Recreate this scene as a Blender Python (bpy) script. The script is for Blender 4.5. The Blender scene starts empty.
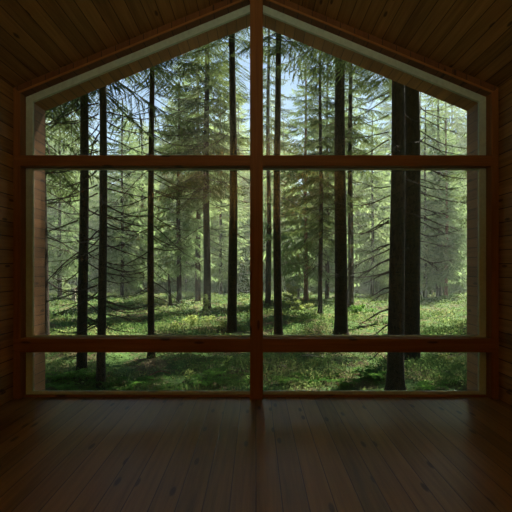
import bpy, math, random
import numpy as np
from mathutils import Vector, Matrix

C = bpy.context.scene.collection
scn = bpy.context.scene
R = math.radians
PI = math.pi

# ------------------------------------------------------------------ camera
FPX = 485.0                      # focal length in pixels of the 512 px frame
EYE = 1.376                      # camera height above the floor (m)
cam_d = bpy.data.cameras.new('camera')
cam = bpy.data.objects.new('camera', cam_d)
C.objects.link(cam)
cam.location = (0, 0, EYE)
cam.rotation_euler = (R(90), 0, 0)
cam_d.sensor_width = 36.0
cam_d.lens = 36.0 * FPX / 512.0
cam_d.shift_y = 10.0 / 512.0
cam_d.clip_end = 600
scn.camera = cam

# ------------------------------------------------------------------ sky, sun, exposure
SUN_EL, SUN_AZ = 55.0, 38.0       # sun ahead of the camera, a touch to the right
world = bpy.data.worlds.new('sky')
scn.world = world
world.use_nodes = True
wn = world.node_tree
wn.nodes.clear()
sky = wn.nodes.new('ShaderNodeTexSky')
sky.sky_type = 'NISHITA'
sky.sun_disc = False
sky.sun_elevation = R(SUN_EL)
sky.sun_rotation = R(SUN_AZ)
sky.air_density = 1.1
sky.dust_density = 0.7
sky.ozone_density = 1.6
bg = wn.nodes.new('ShaderNodeBackground')
bg.inputs['Strength'].default_value = 0.16
wo = wn.nodes.new('ShaderNodeOutputWorld')
wn.links.new(sky.outputs[0], bg.inputs[0])
wn.links.new(bg.outputs[0], wo.inputs[0])

sun_d = bpy.data.lights.new('sun', 'SUN')
sun_d.energy = 27.0
sun_d.angle = R(0.8)
sun_d.color = (1.0, 0.95, 0.83)
sun = bpy.data.objects.new('sun', sun_d)
C.objects.link(sun)
_sd = Vector((math.sin(R(SUN_AZ)) * math.cos(R(SUN_EL)), math.cos(R(SUN_AZ)) * math.cos(R(SUN_EL)), math.sin(R(SUN_EL))))
sun.rotation_euler = _sd.to_track_quat('Z', 'Y').to_euler()
sun.location = (0, 60, 60)

scn.view_settings.view_transform = 'Standard'
scn.view_settings.look = 'None'
scn.view_settings.gamma = 1.0
scn.view_settings.exposure = 0.12
scn.view_settings.use_curve_mapping = False
scn.cycles.use_denoising = True
scn.cycles.max_bounces = 8
scn.cycles.diffuse_bounces = 5
scn.cycles.glossy_bounces = 3
scn.cycles.transmission_bounces = 4
scn.cycles.volume_bounces = 1
scn.cycles.transparent_max_bounces = 12
scn.cycles.sample_clamp_indirect = 4.0
scn.cycles.volume_step_rate = 1.0

# ------------------------------------------------------------------ helpers
def tag(o, label=None, cat=None, group=None, kind=None):
    if label: o['label'] = label
    if cat: o['category'] = cat
    if group: o['group'] = group
    if kind: o['kind'] = kind
    return o

def link(o, parent=None):
    C.objects.link(o)
    if parent is not None: o.parent = parent
    return o

def empty(name, loc=(0, 0, 0), rz=0.0, s=1.0):
    o = bpy.data.objects.new(name, None)
    o.empty_display_size = 0.2
    o.location = loc
    o.rotation_euler = (0, 0, rz)
    o.scale = (s, s, s)
    return link(o)

def obj(name, me, parent=None):
    return link(bpy.data.objects.new(name, me), parent)

def quads_mesh(name, q, mats, mat_idx=None, smooth=False):
    """q: (N,4,3) array of loose quads."""
    q = np.asarray(q, dtype=np.float32)
    n = len(q)
    me = bpy.data.meshes.new(name)
    me.vertices.add(n * 4)
    me.vertices.foreach_set('co', q.reshape(-1))
    me.loops.add(n * 4)
    me.loops.foreach_set('vertex_index', np.arange(n * 4, dtype=np.int32))
    me.polygons.add(n)
    me.polygons.foreach_set('loop_start', np.arange(0, n * 4, 4, dtype=np.int32))
    me.polygons.foreach_set('loop_total', np.full(n, 4, dtype=np.int32))
    for m in mats: me.materials.append(m)
    if mat_idx is not None:
        me.polygons.foreach_set('material_index', np.asarray(mat_idx, dtype=np.int32))
    me.update(calc_edges=True)
    return me

def poly_mesh(name, verts, faces, mats, smooth=False, mat_idx=None):
    me = bpy.data.meshes.new(name)
    me.from_pydata([tuple(map(float, v)) for v in verts], [], [tuple(f) for f in faces])
    for m in mats: me.materials.append(m)
    if mat_idx is not None:
        me.polygons.foreach_set('material_index', np.asarray(mat_idx, dtype=np.int32))
    if smooth:
        me.polygons.foreach_set('use_smooth', np.ones(len(me.polygons), dtype=bool))
    me.update()
    return me

class MB:
    def __init__(self): self.v = []; self.f = []
    def add(self, vs, fs):
        b = len(self.v)
        self.v += [tuple(v) for v in vs]
        self.f += [tuple(b + i for i in f) for f in fs]
    def box(self, x0, x1, y0, y1, z0, z1):
        self.add([(x0,y0,z0),(x1,y0,z0),(x1,y1,z0),(x0,y1,z0),(x0,y0,z1),(x1,y0,z1),(x1,y1,z1),(x0,y1,z1)],
                 [(0,3,2,1),(4,5,6,7),(0,1,5,4),(1,2,6,5),(2,3,7,6),(3,0,4,7)])
    def prism(self, pts, y0, y1):
        """pts: (x,z) polygon, extruded along Y."""
        n = len(pts)
        self.add([(p[0], y0, p[1]) for p in pts] + [(p[0], y1, p[1]) for p in pts],
                 [tuple(range(n)), tuple(range(2*n-1, n-1, -1))] + [(i, i+n, (i+1) % n + n, (i+1) % n) for i in range(n)])
    def ring(self, outer, inner, y0, y1):
        n = len(outer)
        vs = [(p[0], y0, p[1]) for p in outer] + [(p[0], y0, p[1]) for p in inner] + \
             [(p[0], y1, p[1]) for p in outer] + [(p[0], y1, p[1]) for p in inner]
        fs = []
        for i in range(n):
            j = (i + 1) % n
            fs += [(i, j, n+j, n+i), (2*n+i, 3*n+i, 3*n+j, 2*n+j), (i, 2*n+i, 2*n+j, j), (n+i, n+j, 3*n+j, 3*n+i)]
        self.add(vs, fs)
    def tube(self, pts, rad, sides=6, caps=True):
        pts = [Vector(p) for p in pts]
        b = len(self.v)
        n = len(pts)
        up = Vector((0.13, 0.31, 0.94))
        for i, p in enumerate(pts):
            t = (pts[min(i+1, n-1)] - pts[max(i-1, 0)]).normalized()
            a = t.cross(up)
            if a.length < 0.05: a = t.cross(Vector((1, 0.2, 0)))
            a.normalize(); c = t.cross(a)
            for k in range(sides):
                w = 2 * PI * k / sides
                self.v.append(tuple(p + (a * math.cos(w) + c * math.sin(w)) * rad[i]))
        for i in range(n - 1):
            for k in range(sides):
                k2 = (k + 1) % sides
                self.f.append((b + i*sides + k, b + i*sides + k2, b + (i+1)*sides + k2, b + (i+1)*sides + k))
        if caps:
            self.f.append(tuple(b + k for k in range(sides - 1, -1, -1)))
            self.f.append(tuple(b + (n-1)*sides + k for k in range(sides)))
    def build(self, name, mats, parent=None, smooth=False, bevel=0.0):
        if not isinstance(mats, (list, tuple)): mats = [mats]
        o = obj(name, poly_mesh(name, self.v, self.f, mats, smooth), parent)
        if bevel:
            m = o.modifiers.new('bevel', 'BEVEL'); m.width = bevel; m.segments = 2; m.limit_method = 'ANGLE'
        return o

# ------------------------------------------------------------------ node helpers
class NT:
    def __init__(self, name):
        self.m = bpy.data.materials.new(name)
        self.m.use_nodes = True
        self.t = self.m.node_tree
        self.t.nodes.clear()
        self.out = self.n('ShaderNodeOutputMaterial')
    def n(self, typ, **kw):
        nd = self.t.nodes.new(typ)
        for k, v in kw.items(): setattr(nd, k, v)
        return nd
    def set(self, sock, v):
        if hasattr(v, 'is_output') or isinstance(v, bpy.types.NodeSocket): self.t.links.new(v, sock)
        elif isinstance(v, (tuple, list)) and len(v) == 3 and sock.type == 'RGBA': sock.default_value = (*v, 1)
        else: sock.default_value = v
    def math(self, op, a, b=0.0, clamp=False):
        nd = self.n('ShaderNodeMath', operation=op, use_clamp=clamp)
        self.set(nd.inputs[0], a); self.set(nd.inputs[1], b)
        return nd.outputs[0]
    def mix(self, fac, a, b, blend='MIX'):
        nd = self.n('ShaderNodeMix', data_type='RGBA', blend_type=blend)
        self.set(nd.inputs[0], fac); self.set(nd.inputs[6], a); self.set(nd.inputs[7], b)
        return nd.outputs[2]
    def comb(self, x, y, z):
        nd = self.n('ShaderNodeCombineXYZ')
        for i, v in enumerate((x, y, z)): self.set(nd.inputs[i], v)
        return nd.outputs[0]
    def noise(self, vec, scale=1.0, detail=3.0, rough=0.5):
        nd = self.n('ShaderNodeTexNoise')
        self.set(nd.inputs['Vector'], vec)
        nd.inputs['Scale'].default_value = scale
        nd.inputs['Detail'].default_value = detail
        nd.inputs['Roughness'].default_value = rough
        return nd.outputs['Fac']
    def ramp(self, fac, stops):
        nd = self.n('ShaderNodeValToRGB')
        self.set(nd.inputs[0], fac)
        e = nd.color_ramp.elements
        while len(e) < len(stops): e.new(0.5)
        for i, (p, c) in enumerate(stops):
            e[i].position = p; e[i].color = (*c, 1)
        return nd.outputs[0]
    def maprange(self, v, a, b, c=0.0, d=1.0):
        nd = self.n('ShaderNodeMapRange')
        self.set(nd.inputs[0], v)
        for i, x in enumerate((a, b, c, d)): nd.inputs[i+1].default_value = x
        return nd.outputs[0]

def wood(name, c_dark, c_light, across, along, pitch, seam=0.03, rough=0.55, seam_col=(0.02, 0.009, 0.004), knots=True,
         coat=0.0, spec=0.3, knot_scale=1.0):
    """boards: 'across' is the axis over which boards repeat, 'along' the axis they run. pitch 0 = no seams."""
    t = NT(name)
    tc = t.n('ShaderNodeTexCoord')
    sp = t.n('ShaderNodeSeparateXYZ'); t.t.links.new(tc.outputs['Object'], sp.inputs[0])
    ax = {'x': sp.outputs[0], 'y': sp.outputs[1], 'z': sp.outputs[2]}
    if across == 'slope':     # coordinate along a board pitch that follows |x|
        ac = t.math('MULTIPLY', ax['x'], 1.082)
    else: ac = ax[across]
    al = ax[along]
    third = [k for k in 'xyz' if k not in (across, along)][0] if across != 'slope' else 'z'
    u = t.math('DIVIDE', ac, pitch if pitch else 0.2)
    iu = t.math('FLOOR', u)
    fu = t.math('FRACT', u)
    wnz = t.n('ShaderNodeTexWhiteNoise', noise_dimensions='1D')
    t.set(wnz.inputs['W'], iu)
    rnd = wnz.outputs['Value']
    off = t.math('MULTIPLY', rnd, 37.0)
    al2 = t.math('ADD', al, off)
    gv = t.comb(t.math('MULTIPLY', ac, 26.0), t.math('MULTIPLY', al2, 1.1), t.math('MULTIPLY', ax[third], 20.0))
    grain = t.noise(gv, 1.0, 5, 0.6)
    gv2 = t.comb(t.math('MULTIPLY', ac, 90.0), t.math('MULTIPLY', al2, 2.0), t.math('MULTIPLY', ax[third], 60.0))
    fine = t.noise(gv2, 1.0, 3, 0.6)
    g = t.math('ADD', t.math('MULTIPLY', grain, 0.75), t.math('MULTIPLY', fine, 0.25))
    g = t.maprange(g, 0.33, 0.67)
    if pitch:
        g = t.math('ADD', t.math('MULTIPLY', g, 0.6), t.math('MULTIPLY', rnd, 0.4))
    col = t.mix(g, c_dark, c_light)
    if knots:
        kv = t.comb(t.math('ADD', t.math('MULTIPLY', ac, 9.0*knot_scale), t.math('MULTIPLY', rnd, 3.0)), t.math('MULTIPLY', al2, 2.4*knot_scale), t.math('MULTIPLY', ax[third], 2.0))
        vo = t.n('ShaderNodeTexVoronoi', voronoi_dimensions='2D'); t.set(vo.inputs['Vector'], kv); vo.inputs['Scale'].default_value = 1.0
        k = t.maprange(vo.outputs['Distance'], 0.09, 0.16, 1.0, 0.0)
        sc_ = t.n('ShaderNodeSeparateColor'); t.t.links.new(vo.outputs['Color'], sc_.inputs[0])
        k = t.math('MULTIPLY', k, t.math('GREATER_THAN', sc_.outputs[0], 0.78 if pitch else 0.9))
        col = t.mix(t.math('MULTIPLY', k, 0.8), col, tuple(c * 0.22 for c in c_dark))
    hgt = t.math('MULTIPLY', grain, 0.15)
    if pitch:
        e = t.math('ABSOLUTE', t.math('SUBTRACT', fu, 0.5))
        s = t.maprange(e, 0.5 - seam, 0.5 - seam * 0.35, 0.0, 1.0)
        col = t.mix(s, col, seam_col)
        hgt = t.math('SUBTRACT', hgt, s)
    bp = t.n('ShaderNodeBump'); bp.inputs['Strength'].default_value = 0.35; bp.inputs['Distance'].default_value = 0.004
    t.set(bp.inputs['Height'], hgt)
    p = t.n('ShaderNodeBsdfPrincipled')
    t.set(p.inputs['Base Color'], col)
    t.set(p.inputs['Roughness'], t.maprange(fine, 0.2, 0.8, rough - 0.06, rough + 0.08))
    p.inputs['Specular IOR Level'].default_value = spec
    p.inputs['Coat Weight'].default_value = coat
    p.inputs['Coat Roughness'].default_value = 0.28
    t.set(p.inputs['Normal'], bp.outputs[0])
    t.t.links.new(p.outputs[0], t.out.inputs[0])
    return t.m

def leafy(name, cols, trans, tfac=0.45, scale=0.35, objrand=0.5, rough=0.6):
    """needles and leaves: diffuse and translucent, colour varies in space and from plant to plant."""
    t = NT(name)
    geo = t.n('ShaderNodeNewGeometry')
    oi = t.n('ShaderNodeObjectInfo')
    n1 = t.noise(geo.outputs['Position'], scale, 3, 0.6)
    n2 = t.noise(geo.outputs['Position'], scale * 14, 2, 0.5)
    f = t.math('ADD', t.math('MULTIPLY', n1, 1.0 - 0.4), t.math('MULTIPLY', n2, 0.4))
    f = t.maprange(f, 0.33, 0.67)
    f = t.math('ADD', t.math('MULTIPLY', f, 1 - objrand), t.math('MULTIPLY', oi.outputs['Random'], objrand))
    n = len(cols)
    col = t.ramp(f, [(i / max(1, n - 1), c) for i, c in enumerate(cols)])
    tcol = t.ramp(f, [(i / max(1, len(trans) - 1), c) for i, c in enumerate(trans)])
    d = t.n('ShaderNodeBsdfDiffuse'); t.set(d.inputs[0], col)
    tr = t.n('ShaderNodeBsdfTranslucent'); t.set(tr.inputs[0], tcol)
    mx = t.n('ShaderNodeMixShader'); mx.inputs[0].default_value = tfac
    t.t.links.new(d.outputs[0], mx.inputs[1]); t.t.links.new(tr.outputs[0], mx.inputs[2])
    t.t.links.new(mx.outputs[0], t.out.inputs[0])
    return t.m

def bark(name, c1, c2, sc=1.0):
    t = NT(name)
    tc = t.n('ShaderNodeTexCoord')
    mp = t.n('ShaderNodeMapping'); mp.inputs['Scale'].default_value = (sc*14, sc*14, sc*4.5)
    t.t.links.new(tc.outputs['Object'], mp.inputs[0])
    vo = t.n('ShaderNodeTexVoronoi'); t.set(vo.inputs['Vector'], mp.outputs[0]); vo.inputs['Scale'].default_value = 1.6
    n = t.noise(mp.outputs[0], 1.0, 5, 0.65)
    n2 = t.noise(tc.outputs['Object'], 0.9, 2, 0.5)
    f = t.math('ADD', t.math('MULTIPLY', n, 0.6), t.math('MULTIPLY', vo.outputs['Distance'], 0.4))
    col = t.mix(t.maprange(f, 0.3, 0.65), c1, c2)
    moss = t.maprange(n2, 0.52, 0.7, 0.0, 0.45)
    col = t.mix(moss, col, (0.028, 0.032, 0.013))
    bp = t.n('ShaderNodeBump'); bp.inputs['Strength'].default_value = 0.8; bp.inputs['Distance'].default_value = 0.03
    t.set(bp.inputs['Height'], f)
    p = t.n('ShaderNodeBsdfPrincipled')
    t.set(p.inputs['Base Color'], col); p.inputs['Roughness'].default_value = 0.9
    p.inputs['Specular IOR Level'].default_value = 0.16
    t.t.links.new(bp.outputs[0], p.inputs['Normal'])
    t.t.links.new(p.outputs[0], t.out.inputs[0])
    return t.m

def plain(name, c, rough=0.6, spec=0.3):
    t = NT(name)
    tc = t.n('ShaderNodeTexCoord')
    n = t.noise(tc.outputs['Object'], 30.0, 2, 0.5)
    col = t.mix(t.maprange(n, 0.3, 0.7), tuple(x * 0.92 for x in c), tuple(x * 1.08 for x in c))
    p = t.n('ShaderNodeBsdfPrincipled')
    t.set(p.inputs['Base Color'], col); p.inputs['Roughness'].default_value = rough
    p.inputs['Specular IOR Level'].default_value = spec
    t.t.links.new(p.outputs[0], t.out.inputs[0])
    return t.m

# ------------------------------------------------------------------ materials
M = {}
M['floor'] = wood('floor_boards', (0.10, 0.060, 0.018), (0.37, 0.230, 0.075), 'x', 'y', 0.152, seam=0.028, rough=0.38, coat=0.0, spec=0.4, knot_scale=0.85)
M['ceil'] = wood('ceiling_boards', (0.15, 0.078, 0.020), (0.52, 0.300, 0.090), 'slope', 'y', 0.128, seam=0.035, rough=0.6)
M['wall'] = wood('wall_boards', (0.15, 0.078, 0.020), (0.52, 0.300, 0.090), 'z', 'y', 0.14, seam=0.045, rough=0.6)
M['rear'] = wood('rear_wall_boards', (0.15, 0.078, 0.020), (0.52, 0.300, 0.090), 'z', 'x', 0.14, seam=0.045, rough=0.6)
M['beam_x'] = wood('beam_timber', (0.20, 0.078, 0.018), (0.32, 0.140, 0.036), 'z', 'x', 0, rough=0.5)
M['beam_z'] = wood('post_timber', (0.20, 0.078, 0.018), (0.32, 0.140, 0.036), 'x', 'z', 0, rough=0.5)
M['rafter'] = wood('rafter_boards', (0.13, 0.050, 0.014), (0.22, 0.095, 0.028), 'x', 'z', 0.145, seam=0.03, rough=0.5)
M['bead'] = wood('bead_timber', (0.30, 0.12, 0.03), (0.40, 0.19, 0.055), 'z', 'x', 0, rough=0.5, knots=False)
M['reveal_z'] = wood('side_lining_boards', (0.085, 0.036, 0.012), (0.20, 0.088, 0.030), 'z', 'y', 0.105, seam=0.05, rough=0.65)
M['reveal_x'] = wood('soffit_lining_boards', (0.13, 0.050, 0.016), (0.30, 0.125, 0.040), 'x', 'y', 0.105, seam=0.04, rough=0.65, knots=False)
M['frame'] = plain('grey_green_frame_paint', (0.52, 0.66, 0.55), 0.5)
M['sill'] = plain('grey_metal_sill', (0.22, 0.22, 0.21), 0.5)
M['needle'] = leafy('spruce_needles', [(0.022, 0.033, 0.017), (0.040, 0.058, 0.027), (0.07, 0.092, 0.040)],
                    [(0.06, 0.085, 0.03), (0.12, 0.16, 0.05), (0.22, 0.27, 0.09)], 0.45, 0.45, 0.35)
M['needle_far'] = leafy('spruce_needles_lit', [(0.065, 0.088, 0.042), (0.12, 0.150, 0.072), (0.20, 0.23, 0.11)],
                    [(0.14, 0.22, 0.09), (0.26, 0.36, 0.14), (0.43, 0.51, 0.22)], 0.55, 0.3, 0.4)  # sunlit paleness is put into the colour of the far needles
M['leaf'] = leafy('sapling_leaves', [(0.10, 0.15, 0.04), (0.17, 0.21, 0.07), (0.28, 0.27, 0.10)],
                  [(0.22, 0.32, 0.07), (0.36, 0.42, 0.12), (0.55, 0.50, 0.18)], 0.5, 2.0, 0.4)
M['cover'] = leafy('bilberry_and_moss', [(0.020, 0.040, 0.016), (0.036, 0.068, 0.026), (0.066, 0.098, 0.038), (0.14, 0.11, 0.06)],
                   [(0.05, 0.11, 0.03), (0.11, 0.19, 0.05), (0.25, 0.31, 0.10), (0.44, 0.38, 0.17)], 0.42, 0.55, 0.0)
M['fern'] = leafy('fern_green', [(0.03, 0.075, 0.02), (0.07, 0.14, 0.03)], [(0.08, 0.2, 0.03), (0.18, 0.34, 0.05)], 0.45, 2.0, 0.4)
M['bark'] = bark('spruce_bark', (0.010, 0.007, 0.004), (0.042, 0.030, 0.019))
M['bark_red'] = bark('reddish_bark', (0.07, 0.03, 0.02), (0.22, 0.10, 0.065))
M['bark_grey'] = bark('bare_grey_wood', (0.12, 0.10, 0.075), (0.32, 0.28, 0.21))
M['twig'] = bark('dead_twig_bark', (0.016, 0.012, 0.009), (0.05, 0.038, 0.028), 3.0)

def glass():
    t = NT('window_glass')
    tr = t.n('ShaderNodeBsdfTransparent'); tr.inputs[0].default_value = (0.93, 0.955, 0.945, 1)
    gl = t.n('ShaderNodeBsdfGlossy'); gl.inputs['Roughness'].default_value = 0.0
    fr = t.n('ShaderNodeFresnel'); fr.inputs['IOR'].default_value = 1.5
    mx = t.n('ShaderNodeMixShader')
    t.t.links.new(fr.outputs[0], mx.inputs[0]); t.t.links.new(tr.outputs[0], mx.inputs[1]); t.t.links.new(gl.outputs[0], mx.inputs[2])
    t.t.links.new(mx.outputs[0], t.out.inputs[0])
    return t.m
M['glass'] = glass()

def ground_mat():
    t = NT('forest_soil_and_moss')
    geo = t.n('ShaderNodeNewGeometry')
    a = t.noise(geo.outputs['Position'], 0.8, 5, 0.62)
    b = t.noise(geo.outputs['Position'], 9.0, 4, 0.6)
    f = t.math('ADD', t.math('MULTIPLY', a, 0.65), t.math('MULTIPLY', b, 0.35))
    col = t.ramp(t.maprange(f, 0.35, 0.65), [(0.0, (0.05, 0.032, 0.018)), (0.35, (0.075, 0.06, 0.028)), (0.6, (0.035, 0.07, 0.018)), (1.0, (0.08, 0.13, 0.03))])
    bp = t.n('ShaderNodeBump'); bp.inputs['Distance'].default_value = 0.08; bp.inputs['Strength'].default_value = 0.8
    t.set(bp.inputs['Height'], b)
    p = t.n('ShaderNodeBsdfPrincipled'); t.set(p.inputs['Base Color'], col)
    p.inputs['Roughness'].default_value = 0.95; p.inputs['Specular IOR Level'].default_value = 0.1
    t.t.links.new(bp.outputs[0], p.inputs['Normal'])
    t.t.links.new(p.outputs[0], t.out.inputs[0])
    return t.m
M['ground'] = ground_mat()

# ------------------------------------------------------------------ the room
HW = 2.505                       # half width
EAVE, SL = 3.22, 0.413           # eave height and roof slope
YF, YG, YO = 5.0, 5.12, 5.437    # front of the timbers, window plane, outer face
YB = -3.2                        # rear wall
def zc(x): return EAVE + SL * (HW - abs(x))

b = MB(); b.box(-HW - 0.2, HW + 0.2, YB - 0.1, YG + 0.06, -0.25, 0.0)
tag(b.build('floor', M['floor']), 'pine board floor running towards the big window', None, None, 'structure')
b = MB()
for s in (-1, 1):
    pts = [(s * 0.0, zc(0)), (s * (HW + 0.2), zc(HW + 0.2)), (s * (HW + 0.2), zc(HW + 0.2) + 0.22), (0.0, zc(0) + 0.22)]
    if s < 0: pts = pts[::-1]
    b.prism(pts[::-1], YB - 0.1, YG)
    # thicker gable end above the window lining
tag(b.build('ceiling', M['ceil']), 'pitched ceiling of narrow pine boards', None, None, 'structure')
for s, nm in ((-1, 'wall_left'), (1, 'wall_right')):
    b = MB(); x0, x1 = sorted((s * HW, s * (HW + 0.2))); b.box(x0, x1, YB, YG, -0.0, zc(HW) + 0.0)
    tag(b.build(nm, M['wall']), 'horizontal pine board wall on the %s of the room' % nm[5:], None, None, 'structure')
b = MB(); b.prism([(-HW - 0.2, 0), (HW + 0.2, 0), (HW + 0.2, EAVE - 0.05), (0, zc(0) + 0.1), (-HW - 0.2, EAVE - 0.05)], YB - 0.1, YB)
tag(b.build('wall_rear', M['rear']), 'pine board gable wall behind the viewer', None, None, 'structure')

# timber framing of the window wall
XI = 2.43                         # inner side of the corner posts
def zr(x): return 3.1606 + SL * (XI - abs(x))      # underside of the rafters = top of the window frame
k = 0
def trim(mb, mat, label, bevel=0.006):
    global k
    k += 1
    o = mb.build('trim_%d' % k, mat, None, False, bevel)
    return tag(o, label, None, None, 'structure')
b = MB(); b.prism([(-HW, 0), (-XI, 0), (-XI, zr(XI)), (-HW, zc(HW) - 0.002)], YF, YG)
trim(b, M['beam_z'], 'red-brown timber corner post at the left wall')
b = MB(); b.prism([(XI, 0), (HW, 0), (HW, zc(HW) - 0.002), (XI, zr(XI))], YF, YG)
trim(b, M['beam_z'], 'red-brown timber corner post at the right wall')
b = MB(); b.box(-0.062, 0.072, YF - 0.012, YG, 0.0, zr(0.07) + 0.09)
trim(b, M['beam_z'], 'red-brown central post dividing the window from floor to ridge', 0.009)
for s, nm in ((-1, 'left'), (1, 'right')):
    b = MB(); pts = [(s * HW, zc(HW) - 0.001), (s * XI, zr(XI)), (0, zr(0)), (0, zc(0) - 0.001)]
    if s > 0: pts = pts[::-1]
    b.prism(pts, YF + 0.004, YG)
    trim(b, M['rafter'], 'red-brown gable rafter under the %s roof slope' % nm, 0.0)
    # slender bead against the window frame
    b = MB(); pts = [(s * XI, zr(XI) - 0.0), (0, zr(0) - 0.0), (0, zr(0) + 0.022), (s * (XI + 0.02), zr(XI) + 0.014)]
    if s > 0: pts = pts[::-1]
    b.prism(pts, YF - 0.008, YF + 0.012)
    trim(b, M['bead'], 'thin timber bead along the %s gable rafter' % nm, 0.003)
b = MB(); b.box(-HW, HW, YF - 0.004, YG, 2.407, 2.52)
trim(b, M['beam_x'], 'upper horizontal timber beam across the window', 0.012)
b = MB(); b.box(-HW, HW, YF - 0.004, YG, 0.484, 0.626)
trim(b, M['beam_x'], 'lower horizontal timber beam across the window', 0.012)
for s, (x0, x1) in ((-1, (-XI, -0.062)), (1, (0.072, XI))):
    b = MB(); b.box(x0, x1, YG - 0.04, YG, 0.0, 0.021)
    trim(b, M['beam_x'], 'low timber strip on the floor under the %s panes' % ('left' if s < 0 else 'right'), 0.003)

FILL_STRENGTH = 860.0
# a bowl lamp added to brighten the room, unseen behind the viewer
def emit(name, c, s):
    t = NT(name)
    e = t.n('ShaderNodeEmission'); e.inputs[0].default_value = (*c, 1); e.inputs[1].default_value = s
    t.t.links.new(e.outputs[0], t.out.inputs[0])
    return t.m
fill_lamp = empty('added_lamp', (0.0, -1.6, zc(0)))
tag(fill_lamp, 'added brass bowl uplight, unseen behind the viewer, brightening the room', 'fill_lamp')
b = MB(); b.tube([(0, 0, 0), (0, 0, -1.73)], [0.006, 0.006], 6); b.build('cord', plain('dark_cord', (0.02, 0.02, 0.02)), fill_lamp)
b = MB(); b.tube([(0, 0, 0), (0, 0, -0.03)], [0.05, 0.045], 16); b.build('ceiling_rose', plain('brass', (0.4, 0.28, 0.1)), fill_lamp)
b = MB(); b.tube([(0, 0, -1.76 - 0.09 * math.cos(PI * (i + 0.02) / 12.04)) for i in range(13)][::-1], [0.09 * math.sin(PI * (i + 0.02) / 12.04) for i in range(13)][::-1], 24)
b.build('fill_bulb', emit('fill_lamp_glow', (1.0, 0.93, 0.62), FILL_STRENGTH), fill_lamp, True)
b = MB(); prof = [(0.02 + 0.26 * math.sin(PI / 2 * i / 10), -1.72 - 0.2 * math.cos(PI / 2 * i / 10)) for i in range(11)]
prof = prof + [(r_ - 0.006, z_ + 0.006) for r_, z_ in prof[::-1]]
b.tube([(0, 0, z_) for r_, z_ in prof], [r_ for r_, z_ in prof], 32, True)
b.v = [(r_ * math.cos(2 * PI * k_ / 32), r_ * math.sin(2 * PI * k_ / 32), z_) for r_, z_ in prof for k_ in range(32)]
b.build('bowl', plain('brass_bowl', (0.5, 0.38, 0.2), 0.4), fill_lamp, True)

# outer lining of the opening (side fins and soffits)
IX = 2.359                        # inner edge of the window frame
def zi(x): return 3.111 + SL * (IX - abs(x))
YW = YG + 0.038
for s, nm in ((-1, 'left'), (1, 'right')):
    b = MB(); x0, x1 = sorted((s * (IX + 0.004), s * (HW + 0.2))); b.box(x0, x1, YW, YO, -0.3, zi(IX) + 0.02)
    trim(b, M['reveal_z'], 'pine boarded reveal outside the window, %s side' % nm, 0.0)
    b = MB(); pts = [(s * (IX + 0.002), zi(IX) + 0.003), (0, zi(0) + 0.004), (0, zc(0) + 0.26), (s * (HW + 0.2), zc(HW + 0.2) + 0.26), (s * (HW + 0.2), zi(IX) + 0.003)]
    if s > 0: pts = pts[::-1]
    b.prism(pts, YW, YO)
    trim(b, M['reveal_x'], 'pine boarded soffit above the %s gable panes' % nm, 0.0)
b = MB(); b.box(-IX, IX, YW, YW + 0.12, -0.3, -0.045)
trim(b, M['sill'], 'grey outer sill below the window', 0.0)

# six windows in the openings
wk = 0
def window(outer, inner, label):
    global wk
    wk += 1
    b = MB(); b.ring(outer, inner, YG, YW)
    w = b.build('window_%d' % wk, M['frame'], None, False, 0.003)
    tag(w, label, None, None, 'structure')
    g = MB(); g.prism(inner, YG + 0.028, YG + 0.034)
    g.build('window_%d_pane' % wk, M['glass'], w)
for s, nm in ((-1, 'left'), (1, 'right')):
    e0, e1 = (0.0, 0.052) if s < 0 else (0.0, 0.06)
    def P(l): return [(s * a, z) for a, z in l] if s > 0 else [(s * a, z) for a, z in l][::-1]
    window(P([(e0, 2.464), (XI, 2.464), (XI, zr(XI)), (e0, zr(e0))]), P([(e1, 2.545), (IX, 2.545), (IX, zi(IX)), (e1, zi(e1))]),
           'gable pane with sloping grey-green frame, %s of the post' % nm)
    window(P([(e0, 0.545), (XI, 0.545), (XI, 2.4635), (e0, 2.4635)]), P([(e1, 0.642), (IX, 0.642), (IX, 2.392), (e1, 2.392)]),
           'tall middle pane with grey-green frame, %s of the post' % nm)
    window(P([(e0, 0.0005), (XI, 0.0005), (XI, 0.5445), (e0, 0.5445)]), P([(e1, 0.053), (IX, 0.053), (IX, 0.468), (e1, 0.468)]),
           'low pane next to the floor with grey-green frame, %s of the post' % nm)

# ------------------------------------------------------------------ forest ground
GZ = -1.5
def gh(x, y):
    x = np.asarray(x, dtype=float); y = np.asarray(y, dtype=float)
    h = 0.07 * np.sin(x * 0.9 + 1.3) * np.cos(y * 0.7) + 0.06 * np.sin(x * 0.37 + y * 0.53) + 0.035 * np.sin(x * 2.1 - y * 1.7)
    m = np.clip((y - 7) / 4, 0, 1) * np.clip((55 - y) / 6, 0, 1)
    h += m * (0.075 * np.sin(x * 2.7 + 1.5 * np.sin(y * 1.9)) * np.cos(y * 3.1 + 1.3 * np.sin(x * 1.6)) + 0.05 * np.sin(x * 5.3 + y * 1.2) * np.cos(y * 4.7 - x))
    h += 0.30 * np.exp(-(((x - 7.5) / 2.6) ** 2 + ((y - 33.5) / 2.2) ** 2))      # low rise with brush on the right
    h += 0.35 * np.exp(-(((x - 3.2) / 1.8) ** 2 + ((y - 38.0) / 2.5) ** 2))
    h += 0.18 * np.exp(-(((x + 5.2) / 1.6) ** 2 + ((y - 12.6) / 0.9) ** 2))
    far = np.clip(y - 46.5, 0, None)
    h -= 0.068 * far
    return GZ + h
def at(px, by):
    """ground point seen at column px, row by of the photograph's window."""
    d = FPX * (EYE - GZ) / (by - 266.0)
    for _ in range(6):
        x = (px - 256.0) / FPX * d
        d = FPX * (EYE - float(gh(x, d))) / (by - 266.0)
    return (px - 256.0) / FPX * d, d

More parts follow.
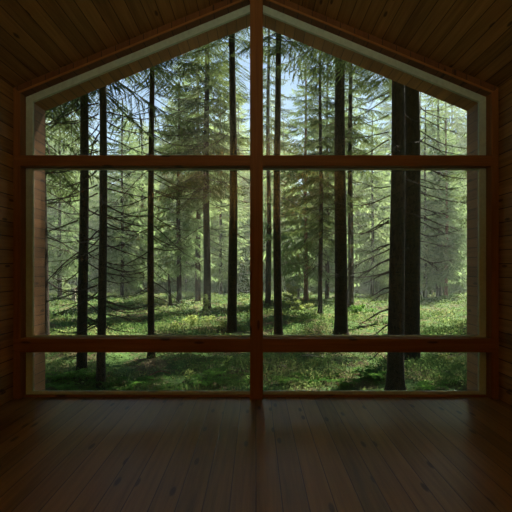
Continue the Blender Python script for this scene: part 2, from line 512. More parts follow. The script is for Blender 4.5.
def grid_ground():
    ys = np.concatenate([np.arange(-12, 8, 2.0), np.arange(8, 50, 0.3), np.arange(50, 150, 2.5)])
    xs = np.concatenate([np.arange(-90, -22, 4.0), np.arange(-22, 22, 0.4), np.arange(22, 91, 4.0)])
    X, Y = np.meshgrid(xs, ys)
    Z = gh(X, Y)
    rng = np.random.default_rng(3)
    Z += np.where((Y > 8) & (Y < 50), rng.normal(0, 0.012, Z.shape), 0)
    nx, ny = len(xs), len(ys)
    V = np.stack([X, Y, Z], -1).reshape(-1, 3)
    F = [(j*nx+i, j*nx+i+1, (j+1)*nx+i+1, (j+1)*nx+i) for j in range(ny-1) for i in range(nx-1)]
    return poly_mesh('ground', V, F, [M['ground']], True)
g = obj('ground', grid_ground())
tag(g, 'mossy brown forest floor outside the window', None, None, 'structure')

# added dark green slopes, out of view, cutting skylight behind and beside the cabin
def shade_hill():
    ang = np.linspace(R(150), R(390), 61)
    rad = np.array([34, 42, 50, 60, 72, 90.0])
    hh = np.array([-2.5, 9, 20, 30, 36, 38.0])
    rng = np.random.default_rng(4)
    V, F = [], []
    for r_, z_ in zip(rad, hh):
        for a in ang:
            fade = min(1.0, max(0.0, (a - ang[0]) / 0.5), max(0.0, (ang[-1] - a) / 0.5))
            V.append((1.25 * r_ * math.cos(a), 10 + r_ * math.sin(a) * 0.95, -2.5 + (z_ + 2.5) * (0.25 + 0.75 * fade) + (rng.normal(0, 1.2) if z_ > 0 else 0)))
    n = len(ang)
    for j in range(len(rad) - 1):
        for i in range(n - 1): F.append((j*n+i, j*n+i+1, (j+1)*n+i+1, (j+1)*n+i))
    return poly_mesh('shade_hill', V, F, [M['shade_hill']], True)
M['shade_hill'] = leafy('shade_hill_green', [(0.015, 0.026, 0.010), (0.03, 0.045, 0.018)], [(0.02, 0.03, 0.01)], 0.05, 0.3, 0.0)
tag(obj('shade_hill', shade_hill()), 'added dark green slope behind the cabin, unseen, blocking skylight', None, None, 'structure')

# ------------------------------------------------------------------ foliage building blocks
def diamonds(p0, p1, w, rng, flat=0.0):
    """leaf-shaped quads from p0 to p1, width w (arrays)."""
    d = p1 - p0
    r = rng.normal(size=d.shape)
    r[:, 2] *= (1.0 - flat)
    s = np.cross(d, r)
    if flat > 0:
        s2 = np.cross(d, np.array([0, 0, 1.0])[None] + 0.35 * rng.normal(size=d.shape))
        s = s2
    s /= (np.linalg.norm(s, axis=1, keepdims=True) + 1e-9)
    m = p0 + d * 0.45
    w = np.asarray(w).reshape(-1, 1)
    return np.stack([p0, m + s * w * 0.5, p1, m - s * w * 0.5], axis=1)

def bough(L, rng, fine=True, tiny=False):
    """a spruce bough along +X: hanging comb of needle twigs. Returns (needle quads, wood quads)."""
    sp = 0.07 if tiny else 0.085 if fine else 0.16
    n = max(4, int(L / sp))
    t = (np.arange(n) + 0.5) / n
    def axis(t):
        x = L * t
        z = L * (-0.10 * t - 0.28 * t * t + 0.26 * t ** 4)
        return np.stack([x, 0.04 * L * np.sin(t * 3.1 + 1), z], -1)
    A = axis(t)
    P0, P1, W = [], [], []
    keep = t > 0.14
    for side in (-1, 1):
        jit = rng.uniform(0.7, 1.25, n)
        ln = L * 0.30 * np.clip(np.sin(PI * np.clip(t * 0.80 + 0.24, 0, 1)) ** 0.7, 0.12, 1) * jit
        ln = np.clip(ln, 0.1, 0.8)
        ang = R(58) + rng.normal(0, 0.16, n)
        droop = rng.uniform(0.25, 0.75, n)
        dirs = np.stack([np.cos(ang), side * np.sin(ang), -droop], -1)
        dirs /= np.linalg.norm(dirs, axis=1, keepdims=True)
        for i in np.nonzero(keep)[0]:
            p = A[i]; q = p + dirs[i] * ln[i]; q = q + np.array([0, 0, -0.12 * ln[i]])
            ns = 2 if fine else 1
            for s in range(ns):
                P0.append(p + (q - p) * s / ns); P1.append(p + (q - p) * min(1.0, (s + 1.25) / ns)); W.append(0.026 if tiny else 0.045 if fine else 0.10)
            nt = int(ln[i] / (0.024 if tiny else 0.055 if fine else 0.12))
            for j in range(nt):
                u = (j + rng.uniform(0.2, 1)) / nt
                c = p + (q - p) * u
                sd = 1 if j % 2 else -1
                base = dirs[i]
                perp = np.array([-base[1], base[0], 0]) * sd
                dd = base * 0.8 + perp * 0.8 + np.array([0, 0, -rng.uniform(0.2, 1.1)])
                dd /= np.linalg.norm(dd)
                l = (0.075 if tiny else 0.12 if fine else 0.22) * rng.uniform(0.6, 1.3) * (1.15 - 0.6 * u)
                P0.append(c); P1.append(c + dd * l); W.append(0.013 if tiny else 0.028 if fine else 0.075)
    q = diamonds(np.array(P0), np.array(P1), np.array(W), rng)
    tt = np.linspace(0, 1, 7)
    ax = axis(tt)
    wq = []
    for i in range(6):
        r0, r1 = 0.016 * (1 - 0.8 * tt[i]) * L / 2, 0.016 * (1 - 0.8 * tt[i+1]) * L / 2
        for k in range(3):
            a0, a1 = 2*PI*k/3, 2*PI*(k+1)/3
            def c(p, r, a): return p + np.array([0, math.cos(a) * r, math.sin(a) * r])
            wq.append([c(ax[i], r0, a0), c(ax[i], r0, a1), c(ax[i+1], r1, a1), c(ax[i+1], r1, a0)])
    return q, np.array(wq)

RNG = np.random.default_rng(11)
BOUGHS = {True: [bough(L, RNG, True) for L in (2.0, 2.3, 2.6, 1.6)], False: [bough(L, RNG, False) for L in (2.0, 2.4, 2.7)],
          'tiny': [bough(L, RNG, True, True) for L in (2.0, 2.4, 1.6)]}

def crown(name, z0, z1, rmax, seed, fine=True, whorl=0.5, per=5, gap=0.0, needle='needle', low=1.0, droop=0.0):
    """all live boughs of one tree between heights z0 and z1 as one mesh."""
    rng = np.random.default_rng(seed)
    Q, I = [], []
    z = z0
    az0 = 0
    while z < z1 - 0.2:
        u = (z - z0) / (z1 - z0)
        rad = rmax * (1 - u) ** 0.75 * (low + (1 - low) * min(1, u * 5)) + 0.25
        az0 += 1.9
        for kk in range(per):
            if rng.random() < gap: continue
            b_, w_ = BOUGHS[fine][rng.integers(len(BOUGHS[fine]))]
            s = rad / 2.3 * rng.uniform(0.75, 1.15)
            a = az0 + 2 * PI * kk / per + rng.normal(0, 0.25)
            pitch = (-0.22 + 0.75 * u) + rng.normal(0, 0.1) - droop
            ca, sa, cp, sp_ = math.cos(a), math.sin(a), math.cos(pitch), math.sin(pitch)
            Ry = np.array([[cp, 0, -sp_], [0, 1, 0], [sp_, 0, cp]])
            Rz = np.array([[ca, -sa, 0], [sa, ca, 0], [0, 0, 1]])
            T = (Rz @ Ry) * s
            off = np.array([0, 0, z + rng.uniform(-0.2, 0.2)])
            Q.append(b_ @ T.T + off); I.append(np.zeros(len(b_)))
            Q.append(w_ @ T.T + off); I.append(np.ones(len(w_)))
        z += whorl * rng.uniform(0.7, 1.3) * (1 - 0.3 * u)
    return quads_mesh(name, np.concatenate(Q), [M[needle], M['twig']], np.concatenate(I))

NEAR = [crown('crown', 0.0, 12.5, 2.5, 301 + i, 'tiny', 0.45, 5, 0.24) for i in range(2)]
def trunk_mesh(name, r, h, seed, mat, top=0.25, sides=16, lean=0.0):
    rng = random.Random(seed)
    mb = MB()
    zs = [-0.35, -0.05, 0.12, 0.3, 0.6, 1.1]
    while zs[-1] < h - 1.2: zs.append(zs[-1] + rng.uniform(0.9, 1.3))
    zs.append(h)
    pts, rad = [], []
    ph = rng.uniform(0, 6)
    for z in zs:
        u = max(0, z) / h
        flare = 1 + 0.30 * math.exp(-max(0, z + 0.05) / 0.22)
        pts.append((0.035 * math.sin(z * 0.45 + ph) - 0.035 * math.sin(ph) + lean * z, 0.03 * math.sin(z * 0.38 + ph * 2), z))
        rad.append(r * (1 - (1 - top) * u) * flare)
    mb.tube(pts, rad, sides)
    # root swellings
    vs = []
    for (x, y, z) in mb.v:
        if z < 0.35:
            a = math.atan2(y, x); k_ = 1 + 0.16 * math.sin(5 * a + ph) * (1 - max(0, z) / 0.35)
            vs.append((x * k_, y * k_, z))
        else: vs.append((x, y, z))
    mb.v = vs
    return poly_mesh(name, mb.v, mb.f, [M[mat]], True)

def dead_branch_mesh(i):
    """a bare drooping branch, about 1.5 m long, along +X with side twigs."""
    rng = random.Random(100 + i)
    mb = MB()
    L = rng.uniform(1.1, 1.8)
    n = 9
    sag = rng.uniform(0.25, 0.6); tip = rng.uniform(0.0, 0.45); wob = rng.uniform(-0.12, 0.12)
    def P(t): return Vector((L * t, wob * math.sin(3 * t) * L + 0.02 * math.sin(11 * t + i), L * (-sag * t + tip * t ** 2.4) + 0.015 * math.sin(9 * t + 2 * i)))
    pts = [P(j / n) for j in range(n + 1)]
    mb.tube(pts, [0.017 * (1 - 0.8 * j / n) + 0.002 for j in range(n + 1)], 5)
    for j in range(rng.randint(4, 9)):
        t = rng.uniform(0.22, 0.95)
        p = P(t); d = (P(min(1, t + 0.05)) - P(t - 0.05)).normalized()
        sd = rng.choice((-1, 1))
        l = rng.uniform(0.15, 0.5) * (1.15 - 0.5 * t)
        v = (d * 0.9 + Vector((0, sd * rng.uniform(0.2, 0.9), -rng.uniform(0.1, 0.7)))).normalized()
        q = [p, p + v * l * 0.5 + Vector((0, 0, -0.01)), p + v * l + Vector((0, 0, -0.05 * l))]
        mb.tube(q, [0.007, 0.005, 0.002], 4)
        if rng.random() < 0.5:
            m = q[1]; v2 = (v + Vector((0.3, -sd * 0.6, -0.4))).normalized()
            mb.tube([m, m + v2 * l * 0.45], [0.004, 0.0015], 3)
    return poly_mesh('dead_branch', mb.v, mb.f, [M['twig']], False)
DEAD = [dead_branch_mesh(i) for i in range(12)]
def stub_mesh(i):
    rng = random.Random(500 + i); mb = MB()
    L = rng.uniform(0.5, 0.8)
    pts = [(0, 0, 0), (L * 0.35, 0.02, -0.08 * L), (L * 0.7, 0.0, -0.28 * L), (L, -0.03, -0.42 * L)]
    mb.tube(pts, [0.02, 0.017, 0.013, 0.004], 5)
    mb.tube([pts[1], (L * 0.6, 0.12, -0.3 * L)], [0.006, 0.002], 4)
    return poly_mesh('branch_stub', mb.v, mb.f, [M['twig']], False)
STUB = [stub_mesh(i) for i in range(5)]

def dead_branches(root, r, zs, seed, scale=1.0, sides=(1, -1), front=0.35, stub=False):
    """bare branches set on a trunk; each one is its own part."""
    rng = random.Random(seed)
    for z in zs:
        s = rng.choice(sides)
        if rng.random() < front: az = rng.uniform(0, 2 * PI)
        else: az = (0 if s > 0 else PI) + rng.uniform(-0.6, 0.6)
        o = obj('dead_branch', (STUB if stub else DEAD)[rng.randrange(5 if stub else 12)], root)
        o.location = (math.cos(az) * r * 0.75, math.sin(az) * r * 0.75, z)
        o.rotation_euler = (rng.uniform(-0.3, 0.3), rng.uniform(-0.12, 0.22), az)
        sc = scale * rng.uniform(0.75, 1.2)
        o.scale = (sc, sc, sc)

def spread(z0, z1, n, seed):
    rng = random.Random(seed)
    return [z0 + (z1 - z0) * (i + rng.random()) / n for i in range(n)]

def tree(px, by, wpx, h, label, seed, crown_args=None, deads=(), group=None, mat='bark', top=0.3):
    x, d = at(px, by)
    r = wpx * d / FPX / 2
    z = float(gh(x, d))
    root = empty('spruce_tree', (x, d, z))
    tag(root, label, 'tree', group)
    obj('trunk', trunk_mesh('trunk', r * 1.06, h, seed, mat, top), root)
    if crown_args:
        if d < 22:
            c = obj('crown', NEAR[seed % 2], root)
            c.location = (0, 0, crown_args['z0']); c.rotation_euler = (0, 0, seed * 1.3)
            k_ = crown_args['rmax'] / 2.5
            c.scale = (k_, k_, (crown_args['z1'] - crown_args['z0']) / 12.5)
        else: obj('crown', crown('crown', seed=seed, **crown_args), root)
    for dd in deads: dead_branches(root, r, *dd[:2], **dd[2])
    return root

# ------------------------------------------------------------------ the near trees
N = dict(whorl=0.55, per=5, gap=0.12)
tree(82, 375, 9.6, 21, 'dark slender spruce trunk, second from the left reveal, its foot below the lower beam', 1,
     dict(z0=8.0, z1=22, rmax=3.0, **N), [(spread(1.5, 7.6, 28, 1), 21, dict(scale=0.95))])
tree(101, 386, 8.4, 20, 'slender dark spruce with many drooping bare branches, just right of another slim trunk', 2,
     dict(z0=7.9, z1=20, rmax=2.3, **N), [(spread(1.4, 6.8, 44, 2), 22, dict(scale=0.9))])
tree(151.5, 358, 6.6, 21, 'thin dark spruce trunk standing alone midway across the left panes', 3,
     dict(z0=9.4, z1=23, rmax=3.2, **N), [(spread(1.2, 9.0, 42, 3), 23, dict(scale=0.85))])
tree(43, 345, 11, 22, 'spruce trunk half hidden behind the left reveal boards', 4,
     dict(z0=7.0, z1=22, rmax=3.0, **N), [(spread(2, 7.5, 26, 4), 24, dict(scale=1.2))])
tree(207, 311, 7.2, 27, 'tall spruce with broad drooping boughs, left neighbour of the thick trunk beside the central post', 5,
     dict(z0=8.0, z1=27, rmax=3.8, whorl=0.55, per=6, gap=0.05, low=0.7), [(spread(3, 8.5, 14, 5), 25, dict(scale=1.3))])
tree(232, 331, 9.2, 24, 'straight dark spruce trunk nearest the central post on its left', 6,
     dict(z0=13, z1=24, rmax=3.6, **N), [(spread(4, 11, 22, 6), 26, dict(scale=0.9))])
tree(268, 306, 5.4, 25, 'narrow spruce trunk between the central post and a thicker trunk', 7,
     dict(z0=12, z1=25, rmax=2.0, **N), [(spread(5, 10, 10, 7), 27, dict(scale=0.9))])
tree(278.3, 336, 8.0, 23, 'straight dark spruce trunk just right of the central post', 8,
     dict(z0=12.2, z1=24, rmax=3.0, **N), [(spread(5, 10, 14, 8), 28, dict(scale=0.7))])
tree(320, 314, 4.4, 24, 'thin spruce with needled boughs sweeping down on both sides, right of centre', 9,
     dict(z0=4.8, z1=24, rmax=2.6, whorl=0.85, per=6, gap=0.12, low=0.7), [(spread(2.8, 6, 22, 9), 29, dict(scale=1.1))])
tree(341, 336, 12.8, 26, 'thick dark spruce trunk in the middle of the right panes', 10,
     dict(z0=13.2, z1=26, rmax=3.8, **N), [(spread(5, 12, 10, 10), 30, dict(scale=0.7))])
tree(350.5, 311.5, 6.0, 25, 'narrower spruce trunk close behind the thick trunk of the right panes', 11,
     dict(z0=10, z1=25, rmax=2.6, **N), [(spread(4, 9, 12, 11), 31, dict(scale=1.0))])
tree(395.2, 391, 15.8, 20, 'thickest near trunk on the right, bare branches reaching left', 12,
     dict(z0=8.6, z1=22, rmax=3.0, **N),
     [(spread(2.6, 7.2, 20, 12), 32, dict(scale=0.85, sides=(-1, -1, 1), front=0.15)), (spread(1.0, 4.2, 10, 13), 33, dict(sides=(-1,), front=0.0, stub=True))])
tree(409.8, 362, 18.0, 24, 'broad dark trunk standing right behind the thickest near trunk', 13,
     dict(z0=9.6, z1=24, rmax=3.6, **N), [(spread(3.2, 8.4, 18, 14), 34, dict(scale=1.1, sides=(1,), front=0.1))])

def side_tree(x, y, r, z0, h, rmax, seed, label, dead=10):
    root = empty('spruce_tree', (x, y, float(gh(x, y))))
    tag(root, label, 'tree')
    obj('trunk', trunk_mesh('trunk', r, h, seed, 'bark', 0.3), root)
    c = obj('crown', NEAR[seed % 2], root)
    c.location = (0, 0, z0); c.rotation_euler = (0, 0, seed * 2.1); c.scale = (rmax / 2.5, rmax / 2.5, (h - z0) / 12.5)
    dead_branches(root, r, spread(2.5, z0, dead, seed), seed + 1, scale=1.1, front=1.0)
side_tree(11.2, 20.0, 0.22, 6.8, 23, 3.6, 401, 'added shade spruce beyond the right reveal whose bough tips hang into the upper right panes')  # the three right-hand spruces are added to shade the bright near ground
side_tree(9.4, 15.2, 0.20, 8.0, 22, 3.3, 402, 'shade spruce added just outside the view past the right reveal, closest to the cabin')
side_tree(13.6, 25.5, 0.22, 6.5, 23, 3.4, 403, 'shade spruce added further back outside the right reveal, behind two nearer ones')
side_tree(-9.8, 18.5, 0.20, 7.0, 21, 3.3, 404, 'spruce hidden past the left reveal, bough tips reaching the upper left pane')

side_tree(6.75, 21.5, 0.2, 12.0, 25, 3.7, 406, 'added shade spruce hidden behind the two thick trunks on the right, crown above view', 4)  # this and the next are hidden extras whose high crowns shade the ground
side_tree(8.6, 27.0, 0.2, 13.5, 26, 3.6, 409, 'furthest added shade spruce in line behind the two thick trunks on the right', 4)

# mid-distance trees
mid = [
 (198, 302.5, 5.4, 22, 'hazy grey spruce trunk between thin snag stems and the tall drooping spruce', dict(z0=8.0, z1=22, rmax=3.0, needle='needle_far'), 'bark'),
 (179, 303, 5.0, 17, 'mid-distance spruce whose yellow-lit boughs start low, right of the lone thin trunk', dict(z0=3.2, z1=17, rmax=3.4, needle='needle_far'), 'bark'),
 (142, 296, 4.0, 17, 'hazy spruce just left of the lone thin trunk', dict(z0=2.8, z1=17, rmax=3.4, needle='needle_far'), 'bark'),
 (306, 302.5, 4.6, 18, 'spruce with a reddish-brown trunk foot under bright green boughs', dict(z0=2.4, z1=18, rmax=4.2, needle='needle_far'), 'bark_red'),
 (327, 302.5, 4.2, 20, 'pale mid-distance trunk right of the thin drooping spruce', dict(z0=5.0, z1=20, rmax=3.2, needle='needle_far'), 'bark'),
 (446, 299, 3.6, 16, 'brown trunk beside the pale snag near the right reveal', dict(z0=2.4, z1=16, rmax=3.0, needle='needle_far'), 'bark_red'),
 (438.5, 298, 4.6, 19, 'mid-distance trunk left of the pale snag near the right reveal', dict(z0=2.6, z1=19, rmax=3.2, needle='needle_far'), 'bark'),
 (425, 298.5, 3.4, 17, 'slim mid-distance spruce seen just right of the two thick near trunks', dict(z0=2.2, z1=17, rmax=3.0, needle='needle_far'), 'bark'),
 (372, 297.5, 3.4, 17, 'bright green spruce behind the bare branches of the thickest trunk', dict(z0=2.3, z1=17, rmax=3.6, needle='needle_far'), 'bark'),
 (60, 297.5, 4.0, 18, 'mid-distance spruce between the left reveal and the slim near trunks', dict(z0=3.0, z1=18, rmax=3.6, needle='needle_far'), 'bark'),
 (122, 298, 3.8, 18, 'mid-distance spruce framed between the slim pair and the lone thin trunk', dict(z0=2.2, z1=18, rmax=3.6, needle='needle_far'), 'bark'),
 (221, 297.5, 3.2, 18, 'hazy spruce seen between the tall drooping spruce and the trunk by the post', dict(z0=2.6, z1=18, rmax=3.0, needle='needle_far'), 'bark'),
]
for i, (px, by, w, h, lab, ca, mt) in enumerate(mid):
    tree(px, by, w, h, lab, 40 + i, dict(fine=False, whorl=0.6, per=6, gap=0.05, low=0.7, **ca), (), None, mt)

# pale snag without a crown, and a leaning broken stem
x, d = at(442, 298.5)
sn = empty('bare_snag', (x, d, float(gh(x, d))))
tag(sn, 'pale barkless snag rising beside the right reveal', 'dead tree')
obj('trunk', trunk_mesh('trunk', 0.10, 7.6, 77, 'bark_grey', 0.6, 10), sn)
dead_branches(sn, 0.1, spread(3, 7, 5, 78), 79, scale=0.5)
x, d = at(170.5, 304.5)
sn = empty('broken_snag', (x, d, float(gh(x, d))))
tag(sn, 'short dark broken stem leaning left, right of the lone thin trunk', 'dead tree')
obj('trunk', trunk_mesh('trunk', 0.12, 2.3, 80, 'bark', 0.55, 10, -0.06), sn)
dead_branches(sn, 0.1, spread(0.8, 2.1, 5, 81), 82, scale=0.5)
for px, by, r_, h_, lab, mt in ((298.5, 303.5, 0.10, 0.75, 'small weathered stump in the sunny clearing beside the reddish trunk', 'bark_grey'),
                            (74, 303.5, 0.16, 0.7, 'pale stump in front of the far meadow at the left', 'bark_grey')):
    x, d = at(px, by)
    s_ = obj('tree_stump', trunk_mesh('tree_stump', r_, h_, int(px), mt, 0.85, 12))
    s_.location = (x, d, float(gh(x, d))); tag(s_, lab, 'stump')

# ------------------------------------------------------------------ the background forest
PROT = []
for i, (z0, h, rm) in enumerate(((1.2, 17, 3.3), (2.2, 19, 3.2), (0.6, 14, 3.0), (3.5, 21, 3.4))):
    PROT.append((trunk_mesh('trunk', 0.19, h, 200 + i, 'bark', 0.15, 8),
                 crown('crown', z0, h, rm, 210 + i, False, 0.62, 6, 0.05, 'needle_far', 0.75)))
rng = random.Random(5)
placed = []
BACK = []
tries = 0
while len(placed) < 170 and tries < 20000:
    tries += 1
    y = rng.uniform(50, 112)
    x = rng.uniform(-0.54, 0.54) * y + rng.uniform(-2, 2)
    if any((x - a) ** 2 + (y - b_) ** 2 < 2.8 ** 2 for a, b_ in placed): continue
    # the sky gap right of the central post
    c = 256 + x / y * FPX
    hmax = 1.15
    if 284 < c < 312: hmax = 0.78
    placed.append((x, y))
    tm, cm = PROT[rng.randrange(4)]
    sc = rng.uniform(0.85, hmax) if hmax > 0.85 else rng.uniform(0.6, hmax)
    sc *= min(1.0, 0.5 + 0.5 * (y - 50) / 12) if hmax < 1 else min(1.65, 0.5 + 0.75 * (y - 50) / 14)
    root = empty('spruce_tree', (x, y, float(gh(x, y)) - 0.05), rng.uniform(0, 6.28), sc)
    BACK.append((c, y, root))
    obj('trunk', tm, root); obj('crown', cm, root)

GAPS = [(49, 77, 'between the left reveal and the first slim trunk'), (87, 97, 'between the two slim near trunks'),
        (106, 148, 'between the slim pair and the lone thin trunk'), (155, 203, 'between the lone thin trunk and the tall drooping spruce'),
        (211, 227, 'just left of the trunk by the central post'), (237, 249, 'between that trunk and the central post'),
        (283, 318, 'between the post-side dark trunk and the thin drooping spruce'), (322, 334, 'left of the thick middle trunk on the right'),
        (354, 387, 'behind the bare branches of the thickest trunk'), (419, 440, 'just right of the two thickest trunks'), (441, 466, 'beside the right reveal')]
BACK.sort(key=lambda q: q[1])
front = BACK[:34]
for a, b_, where in GAPS:
    here = sorted([q for q in front if a <= q[0] <= b_], key=lambda q: q[0])
    words_ = {1: [''], 2: ['leftmost ', 'rightmost '], 3: ['leftmost ', 'middle ', 'rightmost ']}.get(len(here), ['leftmost ', 'second ', 'third ', 'fourth ', 'fifth ', 'sixth '])
    for q, w_ in zip(here, words_):
        tag(q[2], (w_ + 'front-row spruce past the clearing, ' + where).replace('that trunk', 'the dark trunk'), 'tree', 'front row of background spruces')
for q in BACK:
    if 'label' not in q[2]:
        tag(q[2], 'hazy green spruce deep in the forest wall beyond the sunny clearing', 'tree', 'deep background spruces beyond the clearing')

# ------------------------------------------------------------------ undergrowth
def noise2(x, y, s):
    return (np.sin(x * s + 1.7 * np.sin(y * s * 0.7)) * np.cos(y * s * 1.1 + 1.3 * np.sin(x * s * 0.6 + 2))) * 0.5 + 0.5
def cover():
    rng = np.random.default_rng(8)
    Q = []
    for (y0, y1, dens, size) in ((10.2, 16, 420, 0.055), (16, 24, 210, 0.07), (24, 36, 95, 0.10), (36, 48.5, 55, 0.14)):
        xm = 0.50 * y1 + 1.5
        n = int(dens * (y1 - y0) * 2 * xm)
        y = rng.uniform(y0, y1, n); x = rng.uniform(-1, 1, n) * (0.50 * y + 1.5)
        c = 0.5 * noise2(x, y, 0.8) + 0.3 * noise2(x + 5, y - 3, 2.3) + 0.2 * noise2(x - 8, y + 4, 6.0)
        keep = rng.random(n) < np.clip((c - 0.27) * 2.3, 0.07, 1.0)
        x, y, c = x[keep], y[keep], c[keep]; n = len(x)
        hh = np.clip((c - 0.30) * 0.75, 0.03, 0.34)
        z = gh(x, y) + hh * rng.uniform(0, 1, n) ** 0.7
        p0 = np.stack([x, y, z], -1)
        d = rng.normal(size=(n, 3)); d[:, 2] = np.abs(d[:, 2]) * 0.5 - 0.12
        d /= np.linalg.norm(d, axis=1, keepdims=True)
        l = size * rng.uniform(0.6, 1.5, n)[:, None]
        Q.append(diamonds(p0, p0 + d * l, l[:, 0] * 0.62, rng))
        # upright blades
        m = n // 5
        i = rng.integers(0, n, m)
        q0 = p0[i].copy(); q0[:, 2] = gh(q0[:, 0], q0[:, 1]) - 0.01
        dd = rng.normal(size=(m, 3)) * 0.35; dd[:, 2] = 1
        ll = (0.08 + hh[i] * 0.9)[:, None] * rng.uniform(0.6, 1.3, m)[:, None]
        Q.append(diamonds(q0, q0 + dd * ll, np.full(m, size * 0.28), rng))
    return quads_mesh('undergrowth', np.concatenate(Q), [M['cover']])
o = obj('undergrowth', cover())
tag(o, 'low bilberry, moss and grass covering the forest floor', 'undergrowth', None, 'stuff')

def sapling_mesh(h, spread_, nleaf, leaf, seed, cone=True):
    rng = np.random.default_rng(seed)
    mb = MB()
    mb.tube([(0, 0, -0.05), (0.02, 0.01, h * 0.5), (0.0, 0.0, h * 0.97)], [0.012, 0.008, 0.003], 5)
    P0, P1 = [], []
    nb = max(6, int(h * 14))
    per = max(3, nleaf // nb)
    for i in range(nb):
        u = (i + 0.5) / nb
        zz = h * (0.12 + 0.86 * u)
        rr = spread_ * ((1 - u) ** 0.8 if cone else math.sin(PI * (0.15 + 0.8 * u))) * rng.uniform(0.6, 1.1) + 0.03
        a = rng.uniform(0, 6.28)
        tip = np.array([math.cos(a) * rr, math.sin(a) * rr, zz + rr * 0.25])
        b0 = np.array([0, 0, zz])
        mb.tube([b0, tip], [0.005, 0.002], 3)
        for j in range(per):
            t_ = rng.uniform(0.25, 1)
            c = b0 + (tip - b0) * t_ + rng.normal(0, leaf * 0.5, 3)
            v = rng.normal(size=3); v[2] *= 0.4; v /= np.linalg.norm(v)
            P0.append(c); P1.append(c + v * leaf * rng.uniform(0.7, 1.3))
    P0, P1 = np.array(P0), np.array(P1)
    q = diamonds(P0, P1, np.linalg.norm(P1 - P0, axis=1) * 0.6, rng)
    return poly_mesh('stem', mb.v, mb.f, [M['twig']]), q
def sapling(px, by, h, sp, nleaf, leaf, seed, label, name='sapling', cat='sapling', mat='leaf', cone=True, group=None):
    x, d = at(px, by)
    root = empty(name, (x, d, float(gh(x, d))))
    st, q = sapling_mesh(h, sp, nleaf, leaf, seed, cone)
    obj('stem', st, root)
    obj('foliage', quads_mesh('foliage', q, [M[mat]]), root)
    tag(root, label, cat, group)
    return root
sapling(206.5, 317, 1.25, 0.33, 420, 0.09, 1, 'small upright sapling lit yellow-green at the foot of the tall drooping spruce')
sapling(194, 327, 0.45, 0.6, 420, 0.09, 2, 'low sunlit yellow-green shrub left of the upright sapling', 'low_shrub', 'shrub', cone=False)
sapling(176, 331, 0.32, 0.45, 260, 0.08, 3, 'small yellow shrub just above the lower beam, right of the lone thin trunk', 'low_shrub', 'shrub', cone=False)
sapling(210, 324, 0.35, 0.5, 300, 0.08, 4, 'low pale green shrub directly under the upright sapling', 'low_shrub', 'shrub', cone=False)
sapling(227.5, 371, 0.36, 0.10, 60, 0.07, 5, 'tiny bright green seedling below the beam, left of the central post')
sapling(189.5, 380, 0.22, 0.14, 60, 0.06, 6, 'small yellow-green seedling in the lower left pane, left of the taller seedling')
sapling(440, 366, 0.30, 0.4, 220, 0.06, 7, 'yellowish low shrub seen through the lower right pane beyond the near trunks', 'low_shrub', 'shrub', cone=False)
sapling(226, 333, 0.45, 0.5, 260, 0.08, 8, 'pale shrub at the foot of the trunk nearest the central post', 'low_shrub', 'shrub', cone=False)
sapling(291, 306, 1.2, 1.1, 1500, 0.11, 9, 'bushy bright green shrub in the clearing just right of the dark trunk by the post', 'leafy_shrub', 'shrub', cone=False)
sapling(300, 311, 0.7, 1.0, 900, 0.11, 10, 'lower green shrub sloping away in front of the reddish trunk', 'leafy_shrub', 'shrub', cone=False)
sapling(360, 316, 0.55, 1.0, 800, 0.10, 11, 'dark brushy shrub at the foot of the trunk behind the thick one', 'leafy_shrub', 'shrub', mat='fern', cone=False)

def fern_mesh(seed, nf=11, L=0.5):
    rng = np.random.default_rng(seed)
    P0, P1 = [], []
    for i in range(nf):
        a = 2 * PI * i / nf + rng.normal(0, 0.2); ll = L * rng.uniform(0.75, 1.2)
        out = np.array([math.cos(a), math.sin(a), 0]); side = np.array([-math.sin(a), math.cos(a), 0])
        n = 14
        pr = None
        for j in range(n + 1):
            t = j / n
            p = out * ll * t + np.array([0, 0, ll * (1.15 * t - 0.95 * t * t)])
            if pr is not None:
                P0.append(pr); P1.append(p + (p - pr) * 0.2)
                w = 0.30 * ll * math.sin(PI * min(1, 0.12 + 0.86 * t)) ** 0.8
                for s in (-1, 1):
                    P0.append(p); P1.append(p + side * s * w + out * w * 0.35 + np.array([0, 0, -0.1 * w]))
            pr = p
    P0, P1 = np.array(P0), np.array(P1)
    return quads_mesh('fronds', diamonds(P0, P1, np.full(len(P0), 0.035), rng, 0.9), [M['fern']])
FERN = [fern_mesh(i) for i in range(4)]
rng = random.Random(12)
fl = [(62, 388, 'fern in the bottom left corner of the low pane, second from the reveal'), (72, 383, 'fern left of the foot of the first slim trunk'),
      (84, 386, 'fern right in front of the first slim trunk'), (92, 378, 'fern between the feet of the two slim trunks'),
      (56, 380, 'fern touching the left reveal in the low pane'), (110, 386, 'fern just right of the second slim trunk foot'),
      (122, 389, 'fern at the lower frame, right of the slim trunk pair'), (146, 384, 'fern below the foot of the lone thin trunk'),
      (206, 386, 'fern right of the small yellow-green seedling in the low pane'), (236, 383, 'fern next to the central post on its left'),
      (170, 389, 'fern at the lower frame between lone thin trunk and seedling'), (284, 387, 'fern next to the central post on its right'),
      (312, 385, 'fern in the low right pane, second from the post'), (345, 388, 'fern at the lower frame in the middle of the low right pane'),
      (372, 384, 'fern left of the thickest trunk foot'), (430, 388, 'fern right of the thickest trunk foot'),
      (452, 384, 'fern nearest the right reveal'), (216, 376, 'fern just left of the tiny bright seedling'),
      (330, 378, 'fern highest in the low right pane, beside a reddish fallen branch')]
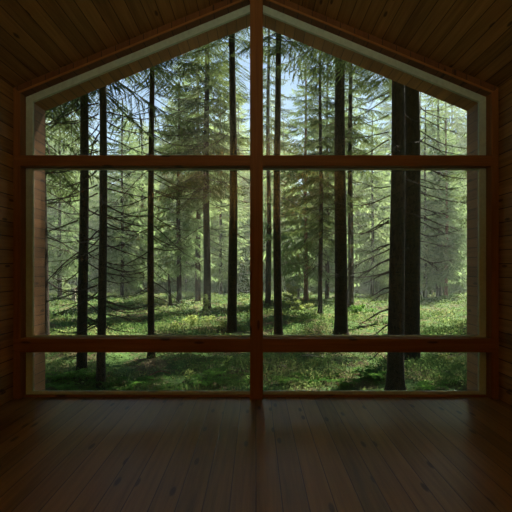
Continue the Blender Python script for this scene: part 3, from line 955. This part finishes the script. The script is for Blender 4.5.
for i, (px, by, lab) in enumerate(fl):
    x, d = at(px, by)
    o = obj('fern', FERN[i % 4])
    o.location = (x, d, float(gh(x, d))); o.rotation_euler = (0, 0, rng.uniform(0, 6.28))
    s = rng.uniform(0.7, 1.15); o.scale = (s, s, s)
    tag(o, lab, 'fern', 'ferns close to the window')

# fallen sticks
def stick(px, by, l, az, label, seed):
    rng = random.Random(seed)
    x, d = at(px, by)
    mb = MB()
    n = 6
    pts = []
    for j in range(n + 1):
        t = j / n - 0.5
        X, Y = x + math.cos(az) * l * t, d + math.sin(az) * l * t
        pts.append((math.cos(az) * l * t, math.sin(az) * l * t + 0.03 * math.sin(j * 1.7 + seed), float(gh(X, Y)) - float(gh(x, d)) + 0.03 + 0.03 * math.sin(j + seed)))
    mb.tube(pts, [0.03 * (1 - 0.7 * j / n) for j in range(n + 1)], 6)
    p = pts[3]
    mb.tube([p, (p[0] + 0.25 * math.cos(az + 0.8), p[1] + 0.25 * math.sin(az + 0.8), p[2] + 0.1)], [0.012, 0.004], 4)
    o = mb.build('fallen_branch', M['bark_grey'] if seed % 2 else M['bark_red'])
    o.location = (x, d, float(gh(x, d)))
    tag(o, label, 'branch')
stick(275, 366, 1.0, 2.2, 'fallen branch lying right of the central post in the lower pane', 1)
stick(345, 372, 0.9, 2.6, 'reddish fallen branch in the middle of the lower right pane', 2)
stick(322, 358, 1.3, 0.2, 'fallen branch just under the lower beam right of the post', 3)
stick(157, 378, 0.7, 0.4, 'reddish fallen stick below the foot of the lone thin trunk', 4)
stick(366, 325, 2.8, 2.4, 'long reddish fallen limb right of the thick trunk above the beam', 6)
stick(378, 318, 2.2, 0.3, 'pale fallen limb in the brush left of the thickest near trunk', 7)

# ------------------------------------------------------------------ haze under the trees
t = NT('forest_haze')
pv = t.n('ShaderNodeVolumeScatter')
pv.inputs['Color'].default_value = (0.90, 0.97, 0.86, 1)
pv.inputs['Density'].default_value = 0.0022
pv.inputs['Anisotropy'].default_value = 0.1
t.t.links.new(pv.outputs[0], t.out.inputs['Volume'])
b = MB(); b.box(-88, 88, 23, 140, -9.5, 26)
hz = b.build('haze', t.m)
tag(hz, 'faint greenish morning haze between the trees', 'haze', None, 'stuff')
